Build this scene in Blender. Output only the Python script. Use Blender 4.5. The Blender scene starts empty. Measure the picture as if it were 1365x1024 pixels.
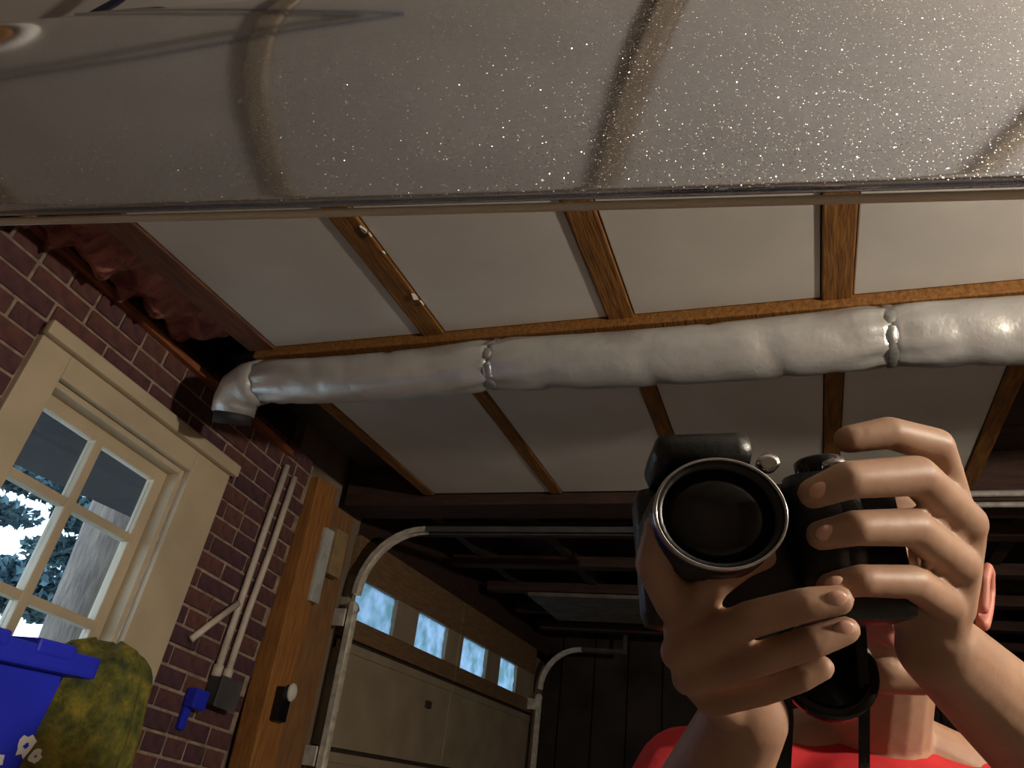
import bpy, bmesh, math, random
import numpy as np
from mathutils import Vector, Matrix
random.seed(7)

# ------------------------------------------------------------------ camera
F, CX, CY, H = 1033.0, 682.5, 512.0, 1.25
_d1 = np.array([408, 598, F]); _d3 = np.array([-2882, 182, F])
_Y = _d1/np.linalg.norm(_d1); _X = -_d3; _X = _X-_Y*_X.dot(_Y); _X /= np.linalg.norm(_X)
_Z = np.cross(_Y, _X)
if _Z[1] > 0: _Z = -_Z
MW = np.array([_X, _Y, _Z])            # lens frame (right, down, forward) -> room
CAMPOS = np.array([0, 0, H])
def at(px, py, depth):                 # a point seen at px,py standing `depth` metres away along the lens axis
    return Vector(CAMPOS + MW @ np.array([(px-CX)/F*depth, (py-CY)/F*depth, depth]))
def dirw(x, y, z): return Vector(MW @ np.array([x, y, z], float))
scene = bpy.context.scene
cd = bpy.data.cameras.new('camera'); cam = bpy.data.objects.new('camera', cd)
scene.collection.objects.link(cam)
rx, ry, rz = dirw(1, 0, 0), dirw(0, -1, 0), dirw(0, 0, -1)
m = Matrix.Identity(4)
for i in range(3): m[i][0], m[i][1], m[i][2], m[i][3] = rx[i], ry[i], rz[i], CAMPOS[i]
cam.matrix_world = m
cd.sensor_width = 36; cd.lens = F*36/1365; cd.clip_start = .01
scene.camera = cam

# ------------------------------------------------------------------ sky and exposure
world = bpy.data.worlds.new('sky'); scene.world = world; world.use_nodes = True
bg = world.node_tree.nodes['Background']
bg.inputs['Color'].default_value = (.62, .80, 1, 1); bg.inputs['Strength'].default_value = 4.5
LAMP_STRENGTH = 2100
scene.view_settings.view_transform = 'Standard'; scene.view_settings.look = 'None'
scene.view_settings.exposure = -.05; scene.view_settings.gamma = 1
scene.view_settings.use_curve_mapping = False

# ------------------------------------------------------------------ materials
MATS = {}
def mat(name, col, rough=.7, metal=0, var=.15, vscale=12, bump=0, bscale=60, col2=None, spec=.4, sss=0, coat=0, stretch=None, detail=6):
    if name in MATS: return MATS[name]
    M = bpy.data.materials.new(name); M.use_nodes = True; nt = M.node_tree; N = nt.nodes; L = nt.links
    p = N['Principled BSDF']; p.inputs['Roughness'].default_value = rough; p.inputs['Metallic'].default_value = metal
    p.inputs['Specular IOR Level'].default_value = spec
    if coat: p.inputs['Coat Weight'].default_value = coat; p.inputs['Coat Roughness'].default_value = .1
    if sss:
        p.inputs['Subsurface Weight'].default_value = sss; p.inputs['Subsurface Radius'].default_value = (1, .3, .15); p.inputs['Subsurface Scale'].default_value = .006
    tc = N.new('ShaderNodeTexCoord'); src = tc.outputs['Object']
    if stretch:
        mp = N.new('ShaderNodeMapping'); mp.inputs['Scale'].default_value = stretch; L.new(src, mp.inputs['Vector']); src = mp.outputs['Vector']
    nz = N.new('ShaderNodeTexNoise'); nz.inputs['Scale'].default_value = vscale; nz.inputs['Detail'].default_value = detail; L.new(src, nz.inputs['Vector'])
    rp = N.new('ShaderNodeValToRGB'); c = col; c2 = col2 or tuple(max(0, x*(1-var*2)) for x in col); c1 = col if col2 else tuple(min(1, x*(1+var)) for x in col)
    rp.color_ramp.elements[0].position = .32; rp.color_ramp.elements[1].position = .68
    rp.color_ramp.elements[0].color = (*c2, 1); rp.color_ramp.elements[1].color = (*c1, 1)
    L.new(nz.outputs['Fac'], rp.inputs['Fac']); L.new(rp.outputs['Color'], p.inputs['Base Color'])
    if bump:
        n2 = N.new('ShaderNodeTexNoise'); n2.inputs['Scale'].default_value = bscale; n2.inputs['Detail'].default_value = 5; L.new(src, n2.inputs['Vector'])
        b = N.new('ShaderNodeBump'); b.inputs['Strength'].default_value = bump; b.inputs['Distance'].default_value = .01
        L.new(n2.outputs['Fac'], b.inputs['Height']); L.new(b.outputs['Normal'], p.inputs['Normal'])
    MATS[name] = M; return M
board = mat('painted_board', (.57, .545, .50), .75, var=.05, vscale=3, bump=.25, bscale=7)
joist_m = mat('joist_wood', (.26, .115, .022), .7, col2=(.13, .052, .012), vscale=9, stretch=(9, 1, 9), bump=.3, bscale=20)
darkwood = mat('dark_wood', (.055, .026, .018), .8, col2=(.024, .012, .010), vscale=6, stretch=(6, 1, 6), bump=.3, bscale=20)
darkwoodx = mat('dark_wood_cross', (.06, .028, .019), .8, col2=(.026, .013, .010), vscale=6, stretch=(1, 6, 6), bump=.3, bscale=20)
brick_ms = [mat('brick_a', (.13, .055, .055), .9, col2=(.075, .035, .045), vscale=25, bump=.6, bscale=60),
            mat('brick_b', (.16, .065, .05), .9, col2=(.09, .04, .045), vscale=25, bump=.6, bscale=60),
            mat('brick_c', (.10, .045, .06), .9, col2=(.06, .03, .04), vscale=25, bump=.6, bscale=60)]
mortar = mat('mortar', (.34, .26, .20), .95, var=.2, vscale=30, bump=.5, bscale=90)
casing_m = mat('cream_paint', (.56, .47, .33), .5, var=.06, vscale=5, bump=.1, bscale=30)
foil = mat('foil_wrap', (.60, .60, .59), .33, metal=.55, var=.06, vscale=10, bump=.7, bscale=11)
foil_dark = mat('foil_tape', (.45, .46, .46), .4, metal=.8, var=.15, vscale=20, bump=.3, bscale=40)
insul = mat('pink_insulation', (.58, .24, .17), .95, col2=(.22, .065, .07), vscale=9, bump=1, bscale=18, stretch=(1, 3, 1))
orange_wood = mat('orange_wood', (.42, .19, .05), .65, col2=(.26, .105, .03), vscale=8, stretch=(8, 8, 1), bump=.3, bscale=25)
ledge_wood = mat('ledge_wood', (.36, .12, .04), .7, col2=(.2, .06, .03), vscale=8, stretch=(8, 1, 8))
door_m = mat('door_paint', (.36, .30, .215), .6, var=.08, vscale=5, bump=.1, bscale=30)
door_rail = mat('door_rail_wood', (.25, .16, .085), .65, col2=(.17, .095, .05), vscale=9, stretch=(9, 1, 9))
door_gap = mat('door_gap_dark', (.05, .035, .025), .8)
galv = mat('galvanised_steel', (.78, .74, .66), .4, metal=.35, var=.15, vscale=25, bump=.2, bscale=40)
conduit_m = mat('pale_conduit', (.62, .55, .47), .5, var=.08, vscale=20, bump=.1)
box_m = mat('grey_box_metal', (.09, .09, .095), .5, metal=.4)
black_pl = mat('black_plastic', (.006, .006, .007), .38, var=.1, vscale=40, bump=.08, bscale=300, spec=.5)
black_soft = mat('black_webbing', (.012, .012, .013), .85, bump=.3, bscale=400)
black_gloss = mat('black_gloss', (.005, .005, .006), .12, spec=.35)
silver = mat('silver_ring', (.55, .55, .56), .18, metal=1, var=.05)
white_pl = mat('white_plastic', (.72, .70, .66), .45, var=.05)
blue_pl = mat('blue_plastic', (.022, .035, .62), .38, var=.08, vscale=8, bump=.12, bscale=12)
skin = mat('skin', (.40, .25, .17), .5, col2=(.34, .195, .13), vscale=35, sss=.2, bump=.05, bscale=90, spec=.3)
skin_ear = mat('skin_ear', (.50, .20, .155), .5, col2=(.42, .16, .12), vscale=35, sss=.3)
nail_m = mat('fingernail', (.60, .34, .26), .35, var=.05)
lip_m = mat('lips', (.45, .16, .13), .45)
hair_m = mat('short_hair', (.085, .055, .035), .8, col2=(.04, .025, .018), vscale=150, bump=.8, bscale=200)
eye_m = mat('eye_white', (.75, .72, .68), .2); iris_m = mat('iris', (.05, .04, .03), .2)
shirt_m = mat('red_cotton', (.56, .022, .028), .85, col2=(.44, .014, .02), vscale=7, bump=.5, bscale=10)
jeans_m = mat('blue_denim', (.06, .09, .16), .9, var=.2, vscale=20)
shoe_m = mat('shoe_leather', (.05, .04, .035), .6)
floor_m = mat('concrete', (.22, .20, .18), .85, var=.15, vscale=2, bump=.2, bscale=30)
wall_m = mat('plain_wall', (.26, .20, .15), .9, var=.1, vscale=3, bump=.2, bscale=20)
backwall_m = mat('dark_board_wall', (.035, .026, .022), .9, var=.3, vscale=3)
bench_m = mat('bench_wood', (.22, .13, .06), .7, var=.2, vscale=6, stretch=(1, 8, 8))
bark = mat('bark', (.20, .155, .12), .95, col2=(.10, .08, .07), vscale=9, stretch=(4, 4, .7), bump=1, bscale=14)
leaf_m = mat('foliage', (.13, .21, .22), .8, col2=(.06, .12, .15), vscale=2)  # bluish outdoor haze mixed into the leaf colour
ground_m = mat('bounce_ground', (.45, .44, .42), .95, var=.1, vscale=4)  # ground made pale to bounce daylight through the window onto the ceiling
eave_m = mat('eave_board', (.025, .022, .02), .85)
rubber = mat('dark_rubber', (.02, .02, .022), .7)

def camo():
    M = bpy.data.materials.new('mossy_fabric'); M.use_nodes = True; nt = M.node_tree; N = nt.nodes; L = nt.links
    p = N['Principled BSDF']; p.inputs['Roughness'].default_value = .95
    tc = N.new('ShaderNodeTexCoord'); nz = N.new('ShaderNodeTexNoise'); nz.inputs['Scale'].default_value = 16; nz.inputs['Detail'].default_value = 7; nz.inputs['Roughness'].default_value = .7
    L.new(tc.outputs['Object'], nz.inputs['Vector']); rp = N.new('ShaderNodeValToRGB'); cr = rp.color_ramp
    cr.elements[0].position = .36; cr.elements[0].color = (.035, .05, .02, 1); cr.elements[1].position = .64; cr.elements[1].color = (.30, .23, .03, 1)
    e = cr.elements.new(.5); e.color = (.13, .13, .02, 1)
    L.new(nz.outputs['Fac'], rp.inputs['Fac']); L.new(rp.outputs['Color'], p.inputs['Base Color'])
    b = N.new('ShaderNodeBump'); b.inputs['Strength'].default_value = .9; b.inputs['Distance'].default_value = .01; L.new(nz.outputs['Fac'], b.inputs['Height']); L.new(b.outputs['Normal'], p.inputs['Normal'])
    return M
moss = camo()
def car_paint():
    M = bpy.data.materials.new('metal_flake_paint'); M.use_nodes = True; nt = M.node_tree; N = nt.nodes; L = nt.links
    p = N['Principled BSDF']; out = N['Material Output']
    p.inputs['Base Color'].default_value = (.60, .63, .73, 1); p.inputs['Metallic'].default_value = 1; p.inputs['Roughness'].default_value = .1
    tc = N.new('ShaderNodeTexCoord'); v = N.new('ShaderNodeTexVoronoi'); v.inputs['Scale'].default_value = 900; L.new(tc.outputs['Object'], v.inputs['Vector'])
    sep = N.new('ShaderNodeSeparateColor'); L.new(v.outputs['Color'], sep.inputs['Color'])
    sub = N.new('ShaderNodeVectorMath'); sub.operation = 'SUBTRACT'; sub.inputs[1].default_value = (.5, .5, .5); L.new(v.outputs['Color'], sub.inputs[0])
    sc = N.new('ShaderNodeVectorMath'); sc.operation = 'SCALE'; sc.inputs['Scale'].default_value = 1.35; L.new(sub.outputs[0], sc.inputs[0])
    g = N.new('ShaderNodeNewGeometry'); ad = N.new('ShaderNodeVectorMath'); ad.operation = 'ADD'; L.new(g.outputs['Normal'], ad.inputs[0]); L.new(sc.outputs[0], ad.inputs[1])
    nm = N.new('ShaderNodeVectorMath'); nm.operation = 'NORMALIZE'; L.new(ad.outputs[0], nm.inputs[0])
    fl = N.new('ShaderNodeBsdfAnisotropic'); fl.inputs['Color'].default_value = (.7, .69, .67, 1); fl.inputs['Roughness'].default_value = .12; L.new(nm.outputs[0], fl.inputs['Normal'])
    lt = N.new('ShaderNodeMath'); lt.operation = 'LESS_THAN'; lt.inputs[1].default_value = .40; L.new(v.outputs['Distance'], lt.inputs[0])
    gt = N.new('ShaderNodeMath'); gt.operation = 'GREATER_THAN'; gt.inputs[1].default_value = .6; L.new(sep.outputs['Red'], gt.inputs[0])
    mu = N.new('ShaderNodeMath'); mu.operation = 'MULTIPLY'; L.new(lt.outputs[0], mu.inputs[0]); L.new(gt.outputs[0], mu.inputs[1])
    mx = N.new('ShaderNodeMixShader'); L.new(mu.outputs[0], mx.inputs['Fac']); L.new(p.outputs[0], mx.inputs[1]); L.new(fl.outputs[0], mx.inputs[2])
    L.new(mx.outputs[0], out.inputs['Surface']); return M
paint = car_paint()
def film():
    M = bpy.data.materials.new('blue_film'); M.use_nodes = True; nt = M.node_tree; N = nt.nodes; L = nt.links
    out = N['Material Output']; tr = N.new('ShaderNodeBsdfTranslucent'); df = N.new('ShaderNodeBsdfDiffuse')
    tc = N.new('ShaderNodeTexCoord'); nz = N.new('ShaderNodeTexNoise'); nz.inputs['Scale'].default_value = 9; nz.inputs['Detail'].default_value = 4; L.new(tc.outputs['Object'], nz.inputs['Vector'])
    rp = N.new('ShaderNodeValToRGB'); rp.color_ramp.elements[0].position = .35; rp.color_ramp.elements[0].color = (.12, .22, .24, 1); rp.color_ramp.elements[1].position = .65; rp.color_ramp.elements[1].color = (.30, .42, .55, 1)
    L.new(nz.outputs['Fac'], rp.inputs['Fac']); L.new(rp.outputs['Color'], tr.inputs['Color']); L.new(rp.outputs['Color'], df.inputs['Color'])
    mx = N.new('ShaderNodeMixShader'); mx.inputs['Fac'].default_value = .3; L.new(tr.outputs[0], mx.inputs[1]); L.new(df.outputs[0], mx.inputs[2]); L.new(mx.outputs[0], out.inputs['Surface']); return M
film_m = film()
def glass():
    M = bpy.data.materials.new('window_glass'); M.use_nodes = True; nt = M.node_tree; N = nt.nodes; L = nt.links
    out = N['Material Output']; t = N.new('ShaderNodeBsdfTransparent'); t.inputs['Color'].default_value = (.93, .96, .97, 1)
    g = N.new('ShaderNodeBsdfGlossy'); g.inputs['Roughness'].default_value = .03; mx = N.new('ShaderNodeMixShader'); mx.inputs['Fac'].default_value = .05
    L.new(t.outputs[0], mx.inputs[1]); L.new(g.outputs[0], mx.inputs[2]); L.new(mx.outputs[0], out.inputs['Surface']); return M
glass_m = glass()
def lampglow():
    M = bpy.data.materials.new('lit_bulb'); M.use_nodes = True; nt = M.node_tree; N = nt.nodes
    e = N.new('ShaderNodeEmission'); e.inputs['Color'].default_value = (1, .87, .71, 1); e.inputs['Strength'].default_value = LAMP_STRENGTH
    nt.links.new(e.outputs[0], N['Material Output'].inputs['Surface']); return M
bulb_m = lampglow()

# ------------------------------------------------------------------ helpers
col = scene.collection
def tag(o, label=None, cat=None, group=None, kind=None):
    if label: o['label'] = label
    if cat: o['category'] = cat
    if group: o['group'] = group
    if kind: o['kind'] = kind
    return o
def empty(name, loc=(0, 0, 0), parent=None):
    o = bpy.data.objects.new(name, None); o.empty_display_size = .05; o.location = loc; col.objects.link(o)
    if parent: o.parent = parent
    return o
def link(name, me, m, parent=None, smooth=False):
    o = bpy.data.objects.new(name, me); col.objects.link(o)
    if m and not me.materials: me.materials.append(m)
    if parent:
        o.parent = parent
        if not parent.get('_local'): o.matrix_parent_inverse = parent_inv(parent)
    if smooth:
        for p in me.polygons: p.use_smooth = True
    return o
def world_of(p):
    w = p.matrix_parent_inverse @ p.matrix_basis
    return world_of(p.parent) @ w if p.parent else p.matrix_basis.copy()
def parent_inv(p): return world_of(p).inverted()
def fin(name, bm, m, parent=None, smooth=False):
    bmesh.ops.recalc_face_normals(bm, faces=bm.faces)
    me = bpy.data.meshes.new(name); bm.to_mesh(me); bm.free(); return link(name, me, m, parent, smooth)
def abox(bm, x0, x1, y0, y1, z0, z1, bev=0, mtx=None):
    r = bmesh.ops.create_cube(bm, size=1); v = r['verts']
    for q in v: q.co = Vector(((x0+x1)/2+q.co.x*(x1-x0), (y0+y1)/2+q.co.y*(y1-y0), (z0+z1)/2+q.co.z*(z1-z0)))
    if bev:
        es = list({e for q in v for e in q.link_edges}); r2 = bmesh.ops.bevel(bm, geom=es, offset=bev, segments=2, affect='EDGES', profile=.6)
        v = list({q for f in r2['faces'] for q in f.verts} | {q for q in v if q.is_valid})
    if mtx: bmesh.ops.transform(bm, matrix=mtx, verts=[q for q in v if q.is_valid])
def box(name, x0, x1, y0, y1, z0, z1, m, parent=None, bev=0):
    bm = bmesh.new(); abox(bm, x0, x1, y0, y1, z0, z1, bev); return fin(name, bm, m, parent)
def sweep(bm, pts, rad, seg=10, cap=True):
    pts = [Vector(p) for p in pts]; rads = rad if hasattr(rad, '__len__') else [rad]*len(pts)
    rings = []; up = None
    for i, p in enumerate(pts):
        d = (pts[min(i+1, len(pts)-1)]-pts[max(i-1, 0)]).normalized()
        if up is None: up = d.orthogonal().normalized()
        up = (up-d*up.dot(d)).normalized(); sd = d.cross(up)
        rings.append([bm.verts.new(p+(up*math.cos(a)+sd*math.sin(a))*rads[i]) for a in (2*math.pi*k/seg for k in range(seg))])
    for a, b in zip(rings, rings[1:]):
        for k in range(seg): bm.faces.new((a[k], a[(k+1) % seg], b[(k+1) % seg], b[k]))
    if cap: bm.faces.new(rings[0][::-1]); bm.faces.new(rings[-1])
def tube(name, pts, rad, m, parent=None, seg=10):
    bm = bmesh.new(); sweep(bm, pts, rad, seg); return fin(name, bm, m, parent, True)
def lathe(bm, prof, seg=32, mtx=None, closed=False):     # prof: (r, z) pairs
    rings = []
    for r, z in prof:
        rings.append([bm.verts.new((r*math.cos(2*math.pi*k/seg), r*math.sin(2*math.pi*k/seg), z)) for k in range(seg)])
    for a, b in zip(rings, rings[1:]):
        for k in range(seg): bm.faces.new((a[k], a[(k+1) % seg], b[(k+1) % seg], b[k]))
    if closed:
        for k in range(seg): bm.faces.new((rings[-1][k], rings[-1][(k+1) % seg], rings[0][(k+1) % seg], rings[0][k]))
    else: bm.faces.new(rings[0][::-1]); bm.faces.new(rings[-1])
    if mtx: bmesh.ops.transform(bm, matrix=mtx, verts=[v for r in rings for v in r])

# ------------------------------------------------------------------ room shell
def struct(o): o['kind'] = 'structure'; return o
struct(box('floor', -2.4, 2.8, -2.7, 7.0, -.12, 0, floor_m))
struct(box('wall_right', 2.6, 2.75, -2.7, 7.0, 0, 2.8, wall_m))
struct(box('wall_front', -2.4, 2.8, -2.85, -2.7, -.1, 2.85, wall_m))
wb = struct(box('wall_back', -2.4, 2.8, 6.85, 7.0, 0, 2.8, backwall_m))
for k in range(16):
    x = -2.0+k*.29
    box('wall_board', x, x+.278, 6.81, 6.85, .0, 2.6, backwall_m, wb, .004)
# ceiling: deck, joists, painted boards
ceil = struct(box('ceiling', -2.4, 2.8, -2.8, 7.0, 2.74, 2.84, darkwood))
darkwood_l = mat('reddish_wood', (.17, .065, .03), .75, col2=(.08, .03, .018), vscale=9, stretch=(9, 1, 9), bump=.3, bscale=20)
JX = [-1.63, -1.005, -.43, .125, .60, 1.17, 1.74, 2.31]
CZ = 2.45
YN0, YN1, YF0, YF1 = 1.0, 1.775, 1.83, 3.12
for x in JX:
    w = .036 if x > -1.6 else .05
    box('joist', x-w, x+w, YN0, YN1, CZ-.007, 2.74, (joist_m if x > -1.6 else darkwood_l), ceil, .004)
for x in JX[:5]:
    box('joist', x-.026, x+.026, YF0, YF1, CZ-.005, 2.74, joist_m, ceil, .004)
for a, b in zip(JX, JX[1:]):
    wa = .05 if a < -1.6 else .036
    for y0, y1 in ((YN0+.002, YN1-.005),):
        box('ceiling_board', a+wa+.003, b-.036-.003, y0, y1, CZ, CZ+.015, board, ceil, .003)
for a, b in zip(JX[:4], JX[1:5]):
    box('ceiling_board', a+.029, b-.029, YF0+.002, YF1-.01, CZ, CZ+.015, board, ceil, .003)
box('ledger_board', -1.66, 2.4, YN1, YF0, CZ-.03, 2.74, joist_m, ceil, .004)
RX = [-2.08, -1.42, -.76, -.09, .57, 1.23, 1.89]
pale_joist = mat('pale_joist', (.40, .34, .25), .7, col2=(.30, .24, .17), vscale=9, stretch=(9, 1, 9))  # paler than the other joists so their reflection in the car stays faint
box('ledger_board', -1.66, 2.4, .955, 1.0, CZ-.02, 2.74, joist_m, ceil, .004)
for x in RX: box('rear_joist', x-.022, x+.022, -2.6, .955, CZ-.008, 2.74, pale_joist, ceil, .004)
for a, b in zip(RX, RX[1:]):
    for y0, y1 in ((-2.6, -.9), (-.896, .95)): box('ceiling_board', a+.025, b-.025, y0, y1, CZ, CZ+.015, board, ceil, .003)
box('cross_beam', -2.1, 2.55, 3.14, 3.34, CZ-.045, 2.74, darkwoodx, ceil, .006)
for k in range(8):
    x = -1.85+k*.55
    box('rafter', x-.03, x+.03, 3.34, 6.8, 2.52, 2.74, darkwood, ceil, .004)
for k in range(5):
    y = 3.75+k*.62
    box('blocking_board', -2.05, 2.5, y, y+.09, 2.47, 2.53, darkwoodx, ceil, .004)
box('ceiling_board', -1.75, -.85, 5.0, 5.75, 2.44, 2.465, mat('grey_brown_board', (.16, .14, .115), .85), ceil, .004)  # grey-brown, darker than the other ceiling boards
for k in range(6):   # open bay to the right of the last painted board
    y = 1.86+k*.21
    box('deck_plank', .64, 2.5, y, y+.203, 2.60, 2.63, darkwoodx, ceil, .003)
scrap_m = mat('torn_paper', (.75, .72, .65), .8)
for y, dx, l_, an in ((1.275, .0, .016, .3), (1.295, .008, .009, 1.0), (1.37, .008, .007, .2), (1.57, .004, .016, -.5), (1.60, .010, .010, .7)):
    bm = bmesh.new(); rn_ = random.Random(int(y*1000)); n_ = 7
    ot = [Vector((l_*(.6+.6*rn_.random())*math.cos(2*math.pi*k/n_)*.55, l_*(.6+.6*rn_.random())*math.sin(2*math.pi*k/n_), 0)) for k in range(n_)]
    M_ = Matrix.Translation((JX[1]+.032+dx, y, CZ-.012)) @ Matrix.Rotation(an, 4, 'Y')
    lo = [bm.verts.new(M_ @ v) for v in ot]; hi = [bm.verts.new(M_ @ (v+Vector((0, 0, .004)))) for v in ot]
    bm.faces.new(lo[::-1]); bm.faces.new(hi)
    for k in range(n_): bm.faces.new((lo[k], lo[(k+1) % n_], hi[(k+1) % n_], hi[k]))
    fin('paper_scrap', bm, scrap_m, ceil)
# insulation bay over the brick wall
bm = bmesh.new()
nx, ny = 12, 22
grid = [[bm.verts.new((-2.005+i*.315/nx, 1.01+j*.76/ny, 2.525+.02*math.sin(i*1.1+j*.8)+.02*math.sin(j*1.7+i*.3)+.02*random.random()-.05*math.sin(math.pi*i/nx)*(.6+.4*math.sin(j*.9))-.018*math.sin(j*2.3+i*.9))) for j in range(ny+1)] for i in range(nx+1)]
for i in range(nx):
    for j in range(ny): bm.faces.new((grid[i][j], grid[i+1][j], grid[i+1][j+1], grid[i][j+1]))
r = bmesh.ops.extrude_face_region(bm, geom=bm.faces[:]); bmesh.ops.translate(bm, vec=(0, 0, .07), verts=[v for v in r['geom'] if isinstance(v, bmesh.types.BMVert)])
ib = fin('insulation_batt', bm, insul, None, True)
tag(ib, 'crumpled pink fibreglass insulation batt tucked between brick wall and ceiling joist', 'insulation')

# ------------------------------------------------------------------ brick wall with the window (its courses run a little off level)
TILT = math.radians(-4.8); PIV = Vector((-2.05, 2.1, 1.75))
WR = Matrix.Translation(PIV) @ Matrix.Rotation(TILT, 4, 'X') @ Matrix.Translation(-PIV)
def wr_obj(o): o.matrix_basis = WR @ o.matrix_basis; return o
WX = -2.05
WY0, WY1, WZ0, WZ1 = 1.29, 2.195, 1.02, 2.235      # casing outer
bm = bmesh.new()
xb0, xb1 = WX-.16, WX+.006
ze = 2.50
abox(bm, xb0, xb1, -2.9, WY0+.08, -.6, ze); abox(bm, xb0, xb1, WY1-.10, 2.70, -.6, ze)
abox(bm, xb0, xb1, WY0+.08, WY1-.10, WZ1-.09, ze); abox(bm, xb0, xb1, WY0+.08, WY1-.10, -.6, WZ0+.09)
wl = fin('wall_left', bm, mortar); struct(wl)
wr_obj(wl); wl['_local'] = 1
bmes = []
def brick_mesh(L, m):
    bm = bmesh.new(); abox(bm, -.02, .012, -L/2, L/2, -.0285, .0285, .004)
    me = bpy.data.meshes.new('brick'); bm.to_mesh(me); bm.free(); me.materials.append(m); return me
full = [brick_mesh(.203, q) for q in brick_ms]; half = [brick_mesh(.096, q) for q in brick_ms]; head3 = [brick_mesh(.15, q) for q in brick_ms]
for r_ in range(23):
    z = 1.02+r_*.067-.006
    header = (r_ % 6 == 4) or z > 2.42
    y = .55+(.107 if r_ % 2 else 0)
    pit = .107 if header else .213
    while y < 2.66:
        ln = pit-.011
        yc0, yc1 = y, y+ln
        # clip against the casing
        inside = (z+.03 > WZ0 and z-.03 < WZ1)
        ok = True; a0, a1 = yc0, yc1
        if inside:
            if yc0 >= WY0-.03 and yc1 <= WY1+.03: ok = False
            elif yc0 < WY0-.004 < yc1: a1 = WY0-.004
            elif yc0 < WY1+.004 < yc1: a0 = WY1+.004
        a1 = min(a1, 2.70)
        if ok and a1-a0 > .035:
            pool = half if header else full
            me = random.choice(pool) if random.random() < .9 else pool[0]
            b = bpy.data.objects.new('brick', me); col.objects.link(b); b.parent = wl
            b.location = (WX+random.uniform(-.003, .003), (a0+a1)/2, z); b.scale = (1, (a1-a0)/(.096 if header else .203), 1)
        y += pit
lg = link('ledge', bpy.data.meshes.new('ledge'), None, wl)
bm = bmesh.new(); abox(bm, WX-.02, WX+.035, -2.6, 2.5, 2.452, 2.478, .004); bm.to_mesh(lg.data); bm.free(); lg.data.materials.append(ledge_wood)
# window
win = empty('window_1', (0, 0, 0)); struct(win); win['_local'] = 1; wr_obj(win)
def wb_(name, *a, m=casing_m, bev=.004, parent=win):
    o = box(name, *a, m, None, bev); o.parent = parent; return o
cw = .155; GY0, GY1, GZ0, GZ1 = 1.40, 1.985, 1.15, 2.105
xc0, xc1 = WX+.002, WX+.03
wb_('casing_side', xc0, xc1, WY0, GY0, WZ0, WZ1); wb_('casing_side', xc0, xc1, GY1+.02, WY1, WZ0, WZ1)
wb_('casing_head', xc0, xc1, GY0, GY1+.02, GZ1+.02, WZ1)
wb_('casing_head_moulding', xc1, xc1+.03, WY0-.012, WY1+.012, WZ1-.035, WZ1+.012, bev=.008)
wb_('window_sill', xc0, xc1+.05, WY0-.02, WY1+.02, WZ0-.03, GZ0-.03)
# jambs
wb_('jamb', WX-.12, xc0, GY1, GY1+.02, GZ0-.03, GZ1+.02); wb_('jamb', WX-.12, xc0, GY0-.02, GY0, GZ0-.03, GZ1+.02); wb_('jamb', WX-.12, xc0, GY0, GY1, GZ1, GZ1+.02)
wb_('sash_rail', WX-.085, WX-.05, GY0, GY1, GZ1-.045, GZ1); wb_('sash_rail', WX-.085, WX-.05, GY0, GY1, GZ0-.03, GZ0+.02)
wb_('sash_stile', WX-.085, WX-.05, GY0, GY0+.03, GZ0, GZ1-.04); wb_('sash_stile', WX-.085, WX-.05, GY1-.045, GY1, GZ0, GZ1-.04)
mY = 1.675; mZ = (1.845, 1.555, 1.30)
wb_('muntin', WX-.085, WX-.045, mY-.016, mY+.016, GZ0, GZ1-.03)
for z in mZ: wb_('muntin', WX-.087, WX-.047, GY0+.02, GY1-.03, z-.014, z+.014)
zs = [GZ1-.04]+list(mZ)+[GZ0]
for i in range(4):
    for y0, y1 in ((GY0+.03, mY-.016), (mY+.016, GY1-.045)):
        wb_('window_pane', WX-.070, WX-.066, y0, y1, zs[i+1]+.014, zs[i]-.014, m=glass_m, bev=0)

# ------------------------------------------------------------------ the garage door and its wall
w2 = struct(box('wall_side', -2.32, -2.16, 2.78, 3.42, -.05, 2.78, wall_m))
box('top_plate', -2.32, -2.215, -2.85, 2.9, 2.36, 2.80, darkwoodx, w2)
box('corner_board', -2.32, -2.215, 2.5, 2.9, -.05, 2.5, darkwoodx, w2)
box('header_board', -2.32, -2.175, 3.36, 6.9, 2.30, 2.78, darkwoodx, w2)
box('return_board', -2.32, -2.175, 6.42, 7.0, -.05, 2.36, wall_m, w2)
DX = -2.15
door = struct(empty('door_1', (DX, 4.9, 0)))
DY0, DY1, DM = 3.40, 6.46, 4.83
def dpart(name, y0, y1, z0, z1, m, t=.02, x=DX, bev=.004): return box(name, x-.02, x+t, y0, y1, z0, z1, m, door, bev)
secs = [(1.84, 2.34), (1.35, 1.82), (.86, 1.33), (.37, .84), (.02, .35)]
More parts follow.
